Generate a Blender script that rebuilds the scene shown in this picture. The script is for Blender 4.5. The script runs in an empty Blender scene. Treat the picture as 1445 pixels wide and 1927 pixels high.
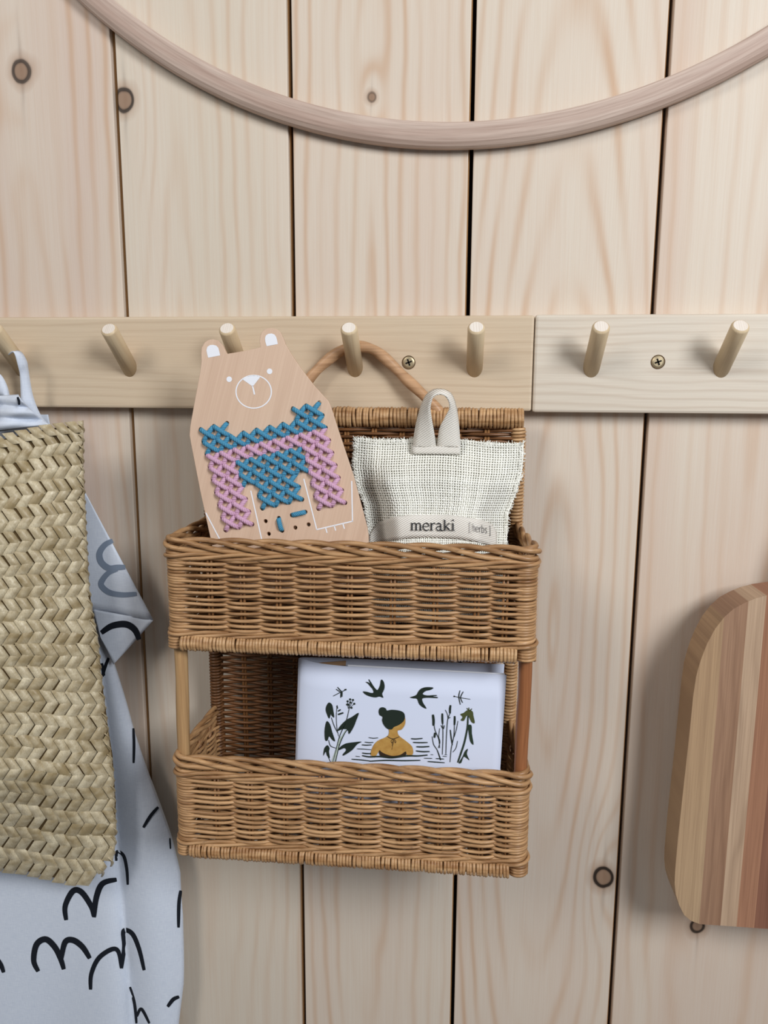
import bpy, bmesh, math, random
import numpy as np
from mathutils import Vector, Matrix
random.seed(7); rng = np.random.default_rng(7)
C = bpy.context.scene.collection
PI = math.pi

# ------------------------------------------------------------ camera
D = 0.55
YAW, PITCH, ROLL, F = 0.09754, 0.16852, 0.00452, 1446.0
_cy, _sy, _cp, _sp = math.cos(YAW), math.sin(YAW), math.cos(PITCH), math.sin(PITCH)
_f = Vector((-_sy*_cp, _cy*_cp, -_sp)); _r0 = Vector((_cy, _sy, 0)); _u0 = _r0.cross(_f)
_r = math.cos(ROLL)*_r0 + math.sin(ROLL)*_u0
_u = -math.sin(ROLL)*_r0 + math.cos(ROLL)*_u0
CAM = Vector((0, -D, 0))
cam = bpy.data.cameras.new('camera'); co = bpy.data.objects.new('camera', cam); C.objects.link(co)
co.matrix_world = Matrix(((_r.x, _u.x, -_f.x, CAM.x), (_r.y, _u.y, -_f.y, CAM.y), (_r.z, _u.z, -_f.z, CAM.z), (0, 0, 0, 1)))
cam.sensor_width = 36; cam.sensor_fit = 'AUTO'; cam.lens = F*36/1927; cam.clip_start = 0.01
bpy.context.scene.camera = co

def ray(x, y): return (x-722.5)/F*_r - (y-963.5)/F*_u + _f
def U(x, y, Y=0.0):
    "point at depth Y (metres from the wall, negative towards the room) seen at photo position x, y"
    d = ray(x, y); return CAM + d*((Y+D)/d.y)
def UP(x, y, O, n):
    d = ray(x, y); return CAM + d*((O-CAM).dot(n)/d.dot(n))

# ------------------------------------------------------------ light
w = bpy.data.worlds.new('room_light'); bpy.context.scene.world = w; w.use_nodes = True
w.node_tree.nodes['Background'].inputs[0].default_value = (0.93, 0.95, 1.0, 1)
w.node_tree.nodes['Background'].inputs[1].default_value = 0.13
def area(name, loc, target, sx, sz, power, col):
    l = bpy.data.lights.new(name, 'AREA'); l.shape = 'RECTANGLE'; l.size = sx; l.size_y = sz; l.energy = power; l.color = col
    o = bpy.data.objects.new(name, l); C.objects.link(o); o.location = loc
    o.rotation_euler = (Vector(target)-Vector(loc)).to_track_quat('-Z', 'Y').to_euler(); return o
area('window_light_left', (-0.85, -1.20, 0.85), (0, 0, -0.05), 0.40, 0.6, 8.2, (1.0, 0.96, 0.92))
area('window_light_right', (0.85, -1.15, 0.55), (0.1, 0, 0.0), 0.40, 0.6, 17.5, (0.95, 0.97, 1.0))
vs = bpy.context.scene.view_settings
vs.view_transform = 'Standard'; vs.look = 'None'; vs.gamma = 1; vs.use_curve_mapping = False; vs.exposure = 0.13

# ------------------------------------------------------------ helpers
def S(r, g, b):
    f = lambda c: (c/255/12.92) if c/255 <= .04045 else ((c/255+.055)/1.055)**2.4
    return (f(r), f(g), f(b), 1)

class NT:
    def __init__(s, name):
        s.m = bpy.data.materials.new(name); s.m.use_nodes = True; s.t = s.m.node_tree
        s.b = s.t.nodes['Principled BSDF']
    def n(s, typ, **k):
        x = s.t.nodes.new(typ)
        for a, v in k.items(): setattr(x, a, v)
        return x
    def put(s, sock, v):
        if isinstance(v, bpy.types.NodeSocket): s.t.links.new(v, sock)
        else: sock.default_value = v
    def M(s, op, a, b=None, c=None):
        x = s.n('ShaderNodeMath', operation=op); s.put(x.inputs[0], a)
        if b is not None: s.put(x.inputs[1], b)
        if c is not None: s.put(x.inputs[2], c)
        return x.outputs[0]
    def xyz(s):
        tc = s.n('ShaderNodeTexCoord'); sp = s.n('ShaderNodeSeparateXYZ'); s.t.links.new(tc.outputs['Object'], sp.inputs[0])
        return sp.outputs[0], sp.outputs[1], sp.outputs[2]
    def comb(s, a, b, c):
        x = s.n('ShaderNodeCombineXYZ'); s.put(x.inputs[0], a); s.put(x.inputs[1], b); s.put(x.inputs[2], c); return x.outputs[0]
    def noise(s, vec, scale=1.0, detail=2.0, rough=.5):
        x = s.n('ShaderNodeTexNoise'); s.put(x.inputs['Vector'], vec); x.inputs['Scale'].default_value = scale
        x.inputs['Detail'].default_value = detail; x.inputs['Roughness'].default_value = rough; return x.outputs[0]
    def mix(s, fac, a, b):
        x = s.n('ShaderNodeMix', data_type='RGBA'); s.put(x.inputs['Factor'], fac); s.put(x.inputs[6], a); s.put(x.inputs[7], b); return x.outputs[2]
    def ramp(s, v, lo, hi):
        x = s.n('ShaderNodeMapRange'); s.put(x.inputs[0], v); x.inputs[1].default_value = lo; x.inputs[2].default_value = hi; return x.outputs[0]
    def bump(s, h, strength=.3, dist=.001):
        x = s.n('ShaderNodeBump'); x.inputs['Strength'].default_value = strength; x.inputs['Distance'].default_value = dist
        s.put(x.inputs['Height'], h); s.t.links.new(x.outputs[0], s.b.inputs['Normal'])
    def fin(s, col, rough=.6, spec=.3):
        s.put(s.b.inputs['Base Color'], col); s.b.inputs['Roughness'].default_value = rough
        s.b.inputs['Specular IOR Level'].default_value = spec; return s.m

def plain(name, col, rough=.7, spec=.3, metal=0):
    k = NT(name); k.b.inputs['Metallic'].default_value = metal
    return k.fin(col, rough, spec)

def wood(name, base, tint, line, a0=0.0, l0=0.0, asp=.1, freq=90, warp=.004, con=.5, knots=(), seed=0.0, along='Z', rot=0.0, rough=.55, fine=.16, band=.5, bump=.12, spec=.3):
    "sawn wood: growth rings cut along the board, pores, broad tint and knots"
    k = NT(name); x, y, z = k.xyz()
    a, l = (x, z) if along == 'Z' else (z, x)
    if rot:
        c, s_ = math.cos(rot), math.sin(rot)
        a, l = (k.M('ADD', k.M('MULTIPLY', a, c), k.M('MULTIPLY', l, s_)), k.M('ADD', k.M('MULTIPLY', a, -s_), k.M('MULTIPLY', l, c)))
    da = k.M('SUBTRACT', a, a0); dl = k.M('MULTIPLY', k.M('SUBTRACT', l, l0), asp)
    wn = k.M('SUBTRACT', k.noise(k.comb(k.M('MULTIPLY', a, 14), k.M('MULTIPLY', l, 5), seed), 1, 2), .5)
    wn2 = k.M('SUBTRACT', k.noise(k.comb(k.M('MULTIPLY', a, 60), k.M('MULTIPLY', l, 22), seed+9), 1, 2), .5)
    f = k.M('SQRT', k.M('ADD', k.M('MULTIPLY', da, da), k.M('MULTIPLY', dl, dl)))
    f = k.M('ADD', f, k.M('ADD', k.M('MULTIPLY', wn, warp*4), k.M('MULTIPLY', wn2, warp*.45)))
    kn = []
    for (ka, kl, kr, dark) in knots:
        ea = k.M('SUBTRACT', a, ka); el = k.M('SUBTRACT', l, kl)
        q = k.M('ADD', k.M('MULTIPLY', ea, ea), k.M('MULTIPLY', k.M('MULTIPLY', el, el), .10))
        g = k.M('POWER', 2.718, k.M('MULTIPLY', q, -1/(kr*2.6)**2))
        f = k.M('ADD', f, k.M('MULTIPLY', g, kr*3.4))
        d = k.M('DIVIDE', k.M('SQRT', k.M('ADD', k.M('MULTIPLY', ea, ea), k.M('MULTIPLY', k.M('MULTIPLY', el, el), .8))), kr)
        kn.append((d, dark, g))
    rg = k.M('SINE', k.M('MULTIPLY', f, freq*2*PI))
    ln = k.M('POWER', k.M('ADD', k.M('MULTIPLY', rg, .5), .5), 3.0)
    am = k.ramp(k.noise(k.comb(k.M('MULTIPLY', a, 45), k.M('MULTIPLY', l, 2), seed+3), 1, 2), .32, .68)
    ln = k.M('MULTIPLY', ln, am)
    st = k.noise(k.comb(k.M('MULTIPLY', a, 900), k.M('MULTIPLY', l, 14), seed), 1, 3, .6)
    st = k.ramp(st, .35, .75)
    bd = k.ramp(k.noise(k.comb(k.M('MULTIPLY', a, 24), k.M('MULTIPLY', l, 1.6), seed+5), 1, 1), .35, .65)
    col = k.mix(k.M('MULTIPLY', bd, band), base, tint)
    col = k.mix(k.M('MULTIPLY', st, fine), col, line)
    col = k.mix(k.M('MULTIPLY', ln, con), col, line)
    for (ka, kl, kr, dark) in knots:
        ea = k.M('ADD', k.M('SUBTRACT', a, ka), k.M('MULTIPLY', wn2, .006)); el = k.M('ABSOLUTE', k.M('SUBTRACT', l, kl))
        m_ = k.M('MULTIPLY', k.M('POWER', 2.718, k.M('MULTIPLY', k.M('MULTIPLY', ea, ea), -1/(kr*.28)**2)), k.M('POWER', 2.718, k.M('MULTIPLY', el, -1/(kr*2.6))))
        col = k.mix(k.M('MULTIPLY', m_, .75*dark), col, S(96, 76, 64))
    for d, dark, g in kn:
        halo = k.ramp(k.M('ADD', d, k.M('MULTIPLY', wn2, 2.5)), 2.3, .9)
        col = k.mix(k.M('MULTIPLY', halo, .6), col, S(164, 126, 96))
        core = k.ramp(k.M('ADD', d, k.M('MULTIPLY', wn2, 1.3)), 1.05, .85)
        col = k.mix(k.M('MULTIPLY', core, .85), col, S(146, 118, 96))
        e = k.M('SUBTRACT', k.M('ADD', d, k.M('MULTIPLY', wn2, 1.3)), 1.0)
        rim = k.M('POWER', 2.718, k.M('MULTIPLY', k.M('MULTIPLY', e, e), -24))
        col = k.mix(k.M('MINIMUM', k.M('MULTIPLY', rim, dark*1.5), dark), col, S(34, 24, 18))
    k.bump(k.M('ADD', ln, k.M('MULTIPLY', st, .6)), bump, .0006)
    return k.fin(col, rough, spec)

def link(name, me, m=None, parent=None, base=None):
    o = bpy.data.objects.new(name, me); C.objects.link(o)
    if m is not None and me is not None and not me.materials: me.materials.append(m)
    if parent is not None:
        o.parent = parent
        if parent.type == 'EMPTY': o.matrix_parent_inverse = Matrix.Translation(-parent.location)
    return o
def mesh(name, V, Fc, smooth=False):
    me = bpy.data.meshes.new(name); me.from_pydata([tuple(v) for v in V], [], Fc)
    if smooth: me.polygons.foreach_set('use_smooth', [True]*len(me.polygons))
    me.update(); return me
class MB:
    def __init__(s): s.V = []; s.F = []; s.n = 0
    def add(s, V, Fc):
        n = s.n; V = [tuple(v) for v in V]; s.V += V; s.F += [tuple(i+n for i in f) for f in Fc]; s.n += len(V); return s
    def tube(s, P, r, sides=6, ref=None, closed=False, flat=1.0):
        s.add(*tube(P, r, sides, ref, closed, flat)); return s
    def build(s, name, m, parent=None, smooth=True): return link(name, mesh(name, s.V, s.F, smooth), m, parent)
def tube(P, r, sides=6, ref=None, closed=False, flat=1.0):
    P = np.asarray([tuple(p) for p in P], float); n = len(P)
    T = (np.roll(P, -1, 0)-np.roll(P, 1, 0)) if closed else np.gradient(P, axis=0)
    T /= np.linalg.norm(T, axis=1)[:, None]+1e-12
    R = np.asarray(ref if ref is not None else (0.31, .2, .93), float)
    A = np.cross(T, R); A /= np.linalg.norm(A, axis=1)[:, None]+1e-12
    B = np.cross(T, A)
    r = np.broadcast_to(np.asarray(r, float), (n,))
    th = np.arange(sides)*2*PI/sides
    V = P[:, None] + r[:, None, None]*(np.cos(th)[None, :, None]*A[:, None]+flat*np.sin(th)[None, :, None]*B[:, None])
    Fc = []
    for i in range(n if closed else n-1):
        j = (i+1) % n
        for q in range(sides):
            p = (q+1) % sides; Fc.append((i*sides+q, i*sides+p, j*sides+p, j*sides+q))
    if not closed: Fc.append(tuple(range(sides))[::-1]); Fc.append(tuple((n-1)*sides+q for q in range(sides)))
    return V.reshape(-1, 3), Fc
def spline(pts, n=8, closed=False):
    P = [Vector(p) for p in pts]; out = []; N = len(P)
    for i in range(N if closed else N-1):
        g = lambda k: P[k % N] if closed else P[min(max(k, 0), N-1)]
        a, b, c, d = g(i-1), g(i), g(i+1), g(i+2)
        for t in range(n):
            t /= n; out.append(.5*((2*b)+(c-a)*t+(2*a-5*b+4*c-d)*t*t+(3*b-a-3*c+d)*t**3))
    if not closed: out.append(P[-1])
    return out
def empty(name, loc, label, cat, group=None):
    o = bpy.data.objects.new(name, None); C.objects.link(o); o.location = loc; o.empty_display_size = .02
    o['label'] = label; o['category'] = cat
    if group: o['group'] = group
    return o
def box(x0, x1, y0, y1, z0, z1, bev=0.0, seg=2):
    bm = bmesh.new(); bmesh.ops.create_cube(bm, size=1)
    for v in bm.verts: v.co = Vector(((x0+x1)/2+v.co.x*(x1-x0), (y0+y1)/2+v.co.y*(y1-y0), (z0+z1)/2+v.co.z*(z1-z0)))
    if bev: bmesh.ops.bevel(bm, geom=bm.edges[:], offset=bev, segments=seg, profile=.5, affect='EDGES')
    me = bpy.data.meshes.new('box'); bm.to_mesh(me); bm.free(); return me
def slab(front, back, smooth=False):
    "closed plate between two matching outlines"
    n = len(front); V = list(front)+list(back)
    Fc = [tuple(range(n)), tuple(range(2*n-1, n-1, -1))]+[(i, n+i, n+(i+1) % n, (i+1) % n) for i in range(n)]
    return V, Fc
def grid(fn, nu, nv, name='grid', thick=None):
    V = [fn(i/nu, j/nv) for j in range(nv+1) for i in range(nu+1)]
    Fc = [(j*(nu+1)+i, j*(nu+1)+i+1, (j+1)*(nu+1)+i+1, (j+1)*(nu+1)+i) for j in range(nv) for i in range(nu)]
    return V, Fc
def solid(o, t, off=0):
    md = o.modifiers.new('thickness', 'SOLIDIFY'); md.thickness = t; md.offset = off
def stroke2(pts, w, taper=True):
    "outline ribbon of a brush stroke in picture coordinates; w number or (w0,w1,..)"
    P = [Vector((p[0], p[1], 0)) for p in pts]
    P = spline(P, 6) if len(P) > 2 else spline(P, 4)
    n = len(P); L = []; R = []
    for i, p in enumerate(P):
        t = (P[min(i+1, n-1)]-P[max(i-1, 0)]).normalized(); nn = Vector((-t.y, t.x, 0))
        ww = w/2*(.55+.45*math.sin(PI*min(max((i+.6)/(n), 0), 1))**.5 if taper else 1)
        L.append(p+nn*ww); R.append(p-nn*ww)
    return [(a.x, a.y) for a in L], [(a.x, a.y) for a in R]
def print_stroke(mb, pts, w, fn, taper=True):
    L, R = stroke2(pts, w, taper); n = len(L)
    V = [fn(*a) for a in L]+[fn(*a) for a in R]
    mb.add(V, [(i, i+1, n+i+1, n+i) for i in range(n-1)])
def print_poly(mb, pts, fn, n=0):
    if n: pts = [(p.x, p.y) for p in spline([(a, b, 0) for a, b in pts], n, True)]
    V = [fn(*a) for a in pts]; mb.add(V, [tuple(range(len(V)))])
def lerp(a, b, t): return a+(b-a)*t
def interp(y, tab): return float(np.interp(y, [t[0] for t in tab], [t[1] for t in tab]))

# ------------------------------------------------------------ wall of planks
GX = [-0.8650, -0.7400, -0.6160, -0.4915, -0.3665, -0.2415, -0.1189, 0.0035, 0.1282, 0.2530, 0.3780, 0.5030, 0.6280, 0.7530]
GAP = .0034
back = mesh('wall_back', [(-.88, .030, -.75), (.77, .030, -.75), (.77, .030, .42), (-.88, .030, .42), (-.88, .018, -.75), (.77, .018, -.75), (.77, .018, .42), (-.88, .018, .42)],
            [(0, 1, 2, 3), (7, 6, 5, 4), (0, 4, 5, 1), (2, 6, 7, 3), (0, 3, 7, 4), (1, 5, 6, 2)])
wall = link('wall_back', back, plain('dark_batten', S(70, 48, 30), .9)); wall['kind'] = 'structure'
def kx(px, py): p = U(px, py); return p.x, p.z
PB, PT_, PL = S(218, 206, 190), S(214, 194, 178), S(196, 158, 124)
plank_spec = [  # a0, l0, asp, freq, con, knots
    dict(a0=-.80, l0=-.2, asp=.05, freq=90, con=.5), dict(a0=-.69, l0=.1, asp=.06, freq=100, con=.5), dict(a0=-.55, l0=-.3, asp=.05, freq=95, con=.5, knots=[(-.56, -.2, .0055, .9)]),
    dict(a0=-.44, l0=0, asp=.05, freq=110, con=.5),
    dict(a0=kx(50, 300)[0], l0=-.3, asp=.03, freq=85, con=.62, knots=[(*kx(40, 134), .0058, .85)], band=.8, tint=S(210, 190, 176)),
    dict(a0=kx(330, 300)[0], l0=.02, asp=.07, freq=95, con=.42, knots=[(*kx(235, 189), .0058, .9)], tint=S(210, 200, 182)),
    dict(a0=kx(700, 350)[0], l0=.0, asp=.045, freq=100, con=.62, knots=[(*kx(700, 183), .0028, .5)]),
    dict(a0=kx(1045, 1100)[0], l0=kx(1045, 1200)[1], asp=.12, freq=105, con=.70, warp=.0028, knots=[(*kx(1136, 1650), .0062, .95)]),
    dict(a0=kx(1420, 800)[0], l0=.02, asp=.06, freq=80, con=.50, knots=[(*kx(1312, 1742), .0045, .9)], tint=S(206, 180, 162)),
    dict(a0=.3, l0=0, asp=.05, freq=100, con=.5), dict(a0=.45, l0=-.2, asp=.06, freq=90, con=.5), dict(a0=.55, l0=.1, asp=.05, freq=105, con=.5), dict(a0=.70, l0=-.1, asp=.05, freq=95, con=.5)]
for i, sp in enumerate(plank_spec):
    sp = dict(sp); sp.setdefault('tint', PT_); sp.setdefault('warp', .005)
    m = wood('pine_plank', PB, line=PL, seed=i*3.7+1, **sp)
    me = box(GX[i]+GAP/2, GX[i+1]-GAP/2, 0, .016, -.75, .42, .0007)
    o = link('plank', me, m, wall)
    # tongue of the next board, down in the joint
    link('tongue', box(GX[i+1]-GAP/2-.001, GX[i+1]+GAP*(.12 if i in (5, 6) else .28)-.0012, .0045, .009, -.75, .42), bpy.data.materials.get('tongue_pine') or plain('tongue_pine', S(180, 140, 95), .8), o)

# ------------------------------------------------------------ peg rails
RY = -.012
rail_m = wood('rail_birch', S(214, 196, 170), S(206, 184, 156), S(164, 134, 104), a0=.014, l0=-.05, asp=.05, freq=190, warp=.004, con=.30, along='X', seed=4, fine=.18, rough=.45)
rail_m2 = wood('rail_birch_pale', S(220, 210, 194), S(214, 202, 184), S(170, 144, 120), a0=.008, l0=.16, asp=.06, freq=170, warp=.005, con=.34, along='X', seed=11, fine=.18, rough=.45)
peg_m = wood('peg_birch', S(222, 202, 168), S(212, 188, 150), S(176, 140, 100), freq=300, con=.2, seed=2, rough=.4)
end_m = wood('peg_end_grain', S(240, 232, 222), S(226, 214, 200), S(170, 146, 122), freq=700, con=.35, seed=8, rough=.7)
brass = plain('yellow_zinc', S(186, 170, 138), .42, .5, .6); black = plain('shadow_recess', S(18, 15, 12), .9)
def rail(x0, x1, t, z0, z1, m, pegs, screws, label):
    root = empty('peg_rail', ((x0+x1)/2, 0, z0), label, 'peg rail')
    link('board', box(x0, x1, -t, -.0002, z0, z1, .0018), m, root)
    d = Vector((0, -.030, .0247)).normalized(); L = .0385; r = .0056
    for (bx, bz) in pegs:
        base = Vector((bx, -t, bz)); prof = [(-.008, r), (L-.0016, r), (L-.0007, r*.94), (L, r*.78)]
        ax = d.cross(Vector((1, 0, 0))).normalized(); V = []; n = 24
        for (s_, rr) in prof:
            for q in range(n):
                th = 2*PI*q/n; V.append(base+d*s_+rr*(math.cos(th)*Vector((1, 0, 0))+math.sin(th)*ax))
        Fc = [(k*n+q, k*n+(q+1) % n, (k+1)*n+(q+1) % n, (k+1)*n+q) for k in range(len(prof)-1) for q in range(n)]+[tuple(range(n))[::-1]]
        po = link('peg', mesh('peg', V, Fc, True), peg_m, root)
        c = [base+d*(L+.00002)+r*.78*(math.cos(2*PI*q/n)*Vector((1, 0, 0))+math.sin(2*PI*q/n)*ax) for q in range(n)]
        link('peg_end', mesh('peg_end', c+[v-d*.001 for v in c], slab(c, c)[1]), end_m, po)
    for (px, py) in screws:
        c = U(px, py, -t); sm = MB(); n = 28
        prof = [(.0047, -.0001), (.0043, -.0003), (.0042, .0000), (.0038, -.0002), (.0030, -.0006), (.0, -.0007)]
        V = [c+Vector((rr*math.cos(2*PI*q/n), yy, rr*math.sin(2*PI*q/n))) for rr, yy in prof for q in range(n)]
        sm.add(V, [(k*n+q, k*n+(q+1) % n, (k+1)*n+(q+1) % n, (k+1)*n+q) for k in range(len(prof)-1) for q in range(n)])
        so = sm.build('screw', brass, root, False)
        rg = MB(); rg.tube([c+Vector((.0044*math.cos(2*PI*q/n), -.0002, .0044*math.sin(2*PI*q/n))) for q in range(n)], .0003, 5, (0, 1, 0), True)
        rg.build('countersink', plain('countersink', S(96, 72, 46), .8), so)
        cr = MB()
        for a in (.35, .35+PI/2):
            e = Vector((math.cos(a), 0, math.sin(a))); g = Vector((-e.z, 0, e.x)); o_ = c+Vector((0, -.00085, 0))
            q4 = [o_+e*.0023+g*.0005, o_-e*.0023+g*.0005, o_-e*.0023-g*.0005, o_+e*.0023-g*.0005]
            cr.add(*slab(q4, [v+Vector((0, .0006, 0)) for v in q4]))
        cr.build('cross_recess', black, so, False)
    return root
def bz(px, py, t): p = U(px, py, -t); return (p.x, p.z)
b1, b3, b4 = bz(243, 690, .012), bz(668, 690, .012), bz(893, 690, .012)
b5, b6 = bz(1113, 690, .013), bz(1358, 690, .013)
b2 = ((b1[0]+b3[0])/2, (b1[1]+b3[1])/2); b0 = (2*b1[0]-b2[0], b1[1]); bm1 = (2*b0[0]-b1[0], b1[1])
b7 = (2*b6[0]-b5[0]+.002, b6[1])
zt, zb = U(500, 595, RY).z, U(500, 770, RY).z
xj = U(1004, 680, RY).x
rail(-.86, xj-.0002, .012, zb, zt, rail_m, [(2*bm1[0]-b0[0], b1[1]), bm1, b0, b1, b2, b3, b4], [(769, 682)], 'long pale birch peg rail carrying the wicker basket, left of the butt joint')
rail(xj+.0002, .75, .013, zb-.0006, zt+.0004, rail_m2, [b5, b6, b7, (2*b7[0]-b6[0], b6[1]), (3*b7[0]-2*b6[0], b6[1])], [(1238, 681)], 'paler birch peg rail right of the butt joint, empty pegs and one screw in view')

# ------------------------------------------------------------ hoop
hoop_m = wood('hoop_wood', S(196, 172, 152), S(182, 158, 140), S(128, 100, 84), freq=160, con=.25, seed=21, fine=.45, rough=.6)
k_ = NT('hoop_wood_bent'); x, y, z = k_.xyz()
ang = k_.M('ARCTAN2', k_.M('SUBTRACT', z, .5376), k_.M('SUBTRACT', x, -.0028))
rad = k_.M('SQRT', k_.M('ADD', k_.M('POWER', k_.M('SUBTRACT', x, -.0028), 2), k_.M('POWER', k_.M('SUBTRACT', z, .5376), 2)))
n1 = k_.noise(k_.comb(k_.M('MULTIPLY', rad, 900), k_.M('MULTIPLY', ang, 9), k_.M('MULTIPLY', y, 700)), 1, 3, .6)
n2 = k_.noise(k_.comb(k_.M('MULTIPLY', rad, 160), k_.M('MULTIPLY', ang, 2.5), 3), 1, 2)
cc = k_.mix(k_.ramp(n2, .35, .65), S(206, 186, 172), S(190, 166, 152)); cc = k_.mix(k_.M('MULTIPLY', k_.ramp(n1, .4, .75), .5), cc, S(148, 120, 106))
k_.bump(n1, .25, .0005); hoop_m = k_.fin(cc, .6)
V = []; N = 240; ro, ri = .3857, .3702; sec = [(ri, -.003), (ri, -.0100), (ri+.001, -.0113), (ri+.003, -.0117), (ro-.006, -.0112), (ro-.0035, -.0104), (ro-.0010, -.0084), (ro, -.0066), (ro, -.003)]
for q in range(N):
    th = 2*PI*q/N
    for rr, yy in sec: V.append((-.0028+rr*math.cos(th), yy, .5376+rr*math.sin(th)))
K = len(sec); Fc = [(q*K+s_, q*K+(s_+1) % K, ((q+1) % N)*K+(s_+1) % K, ((q+1) % N)*K+s_) for q in range(N) for s_ in range(K)]
hoop = link('wooden_hoop', mesh('wooden_hoop', V, Fc, False), hoop_m)
hoop['label'] = 'large pale bentwood hoop hanging flat on the planks above the peg rail'; hoop['category'] = 'hoop'

# ------------------------------------------------------------ wicker basket
def wicker(name, a, b, dk, rough=.42):
    k = NT(name); oi = k.n('ShaderNodeObjectInfo'); x, y, z = k.xyz()
    v = k.comb(k.M('MULTIPLY', x, 60), k.M('MULTIPLY', y, 60), k.M('MULTIPLY', z, 420))
    t = k.M('ADD', k.M('MULTIPLY', oi.outputs['Random'], .45), k.M('MULTIPLY', k.ramp(k.noise(v, 1, 3), .3, .7), .75))
    col = k.mix(k.ramp(t, .1, 1.1), a, b)
    sp = k.ramp(k.noise(k.comb(k.M('MULTIPLY', x, 300), k.M('MULTIPLY', y, 300), k.M('MULTIPLY', z, 900)), 1, 2), .62, .8)
    col = k.mix(k.M('MULTIPLY', sp, .5), col, dk); k.bump(k.noise(v, 4, 3), .2, .0004)
    return k.fin(col, rough, .45)
wk = wicker('rattan_weaver', S(130, 90, 54), S(204, 162, 116), S(72, 46, 26))
wk_back = wicker('rattan_weaver_shaded', S(84, 54, 30), S(134, 90, 54), S(52, 32, 18))  # brown rattan, darkened further: shade inside the basket put into the colour
wk_wrap = wicker('rattan_wrapping', S(154, 110, 68), S(218, 180, 134), S(100, 66, 40))
stake_m = wicker('rattan_stake', S(120, 82, 50), S(160, 114, 72), S(80, 48, 26))
cane_l = wood('cane_post', S(200, 164, 118), S(184, 144, 98), S(116, 76, 46), freq=300, con=.4, fine=.5, seed=31, rough=.4)
cane_r = wood('cane_post_red', S(164, 108, 70), S(148, 92, 56), S(96, 54, 32), freq=300, con=.4, fine=.4, seed=33, rough=.35)
cane_h = wood('cane_handle', S(206, 166, 128), S(190, 146, 106), S(130, 90, 60), freq=260, con=.4, fine=.4, seed=35, rough=.4, along='X')
YB, YF = -.0225, -.0970
XL, XR = U(341, 1315, YF).x, U(985, 1340, YF).x
XBL, XBR = U(408, 1285, YB).x, U(960, 1285, YB).x
def zf(py, px=660): return U(px, py, YF-.003).z
bask = empty('wicker_basket', ((XL+XR)/2, -.06, zf(1630)), 'two-tier brown wicker wall basket hanging by its cane handle from a peg', 'basket')

def upath(off=0.0, inset=0.0):
    "plan line of a tray: back left, front left, front right, back right, with outward normals"
    R = .0060; xl, xr = XL-.0030, XR+.0030; yf = YF-.0042
    pts = []
    sl = Vector((xl-XBL, (yf+R)-YB)); nl = Vector((sl.y, -sl.x)).normalized()
    for t in np.linspace(0, 1, 26)[:-1]: pts.append((lerp(XBL, xl, t), lerp(YB, yf+R, t), nl.x if nl.x < 0 else -nl.x, 0, 0))
    for t in np.linspace(0, 1, 9)[:-1]:
        a = PI+t*PI/2; pts.append((xl+R+R*math.cos(a), yf+R+R*math.sin(a), math.cos(a), math.sin(a), math.sin(t*PI)))
    for t in np.linspace(0, 1, 92)[:-1]: pts.append((lerp(xl+R, xr-R, t), yf, 0, -1, 0))
    for t in np.linspace(0, 1, 9)[:-1]:
        a = 1.5*PI+t*PI/2; pts.append((xr-R+R*math.cos(a), yf+R+R*math.sin(a), math.cos(a), math.sin(a), math.sin(t*PI)))
    for t in np.linspace(0, 1, 26): pts.append((lerp(xr, XBR, t), lerp(yf+R, YB, t), 1, 0, 0))
    return np.array(pts)
UPH = upath(); PS = np.concatenate([[0], np.cumsum(np.hypot(np.diff(UPH[:, 0]), np.diff(UPH[:, 1])))])
def corner_w(s):
    c1 = PS[29]; c2 = PS[29+8+91]; w_ = 0
    for c in (c1, c2): w_ = max(w_, 1-min(1, max(0, (abs(s-c)-.006)/.006)))
    return w_
CW = np.array([corner_w(s) for s in PS]); CW = CW*CW*(3-2*CW)
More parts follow.
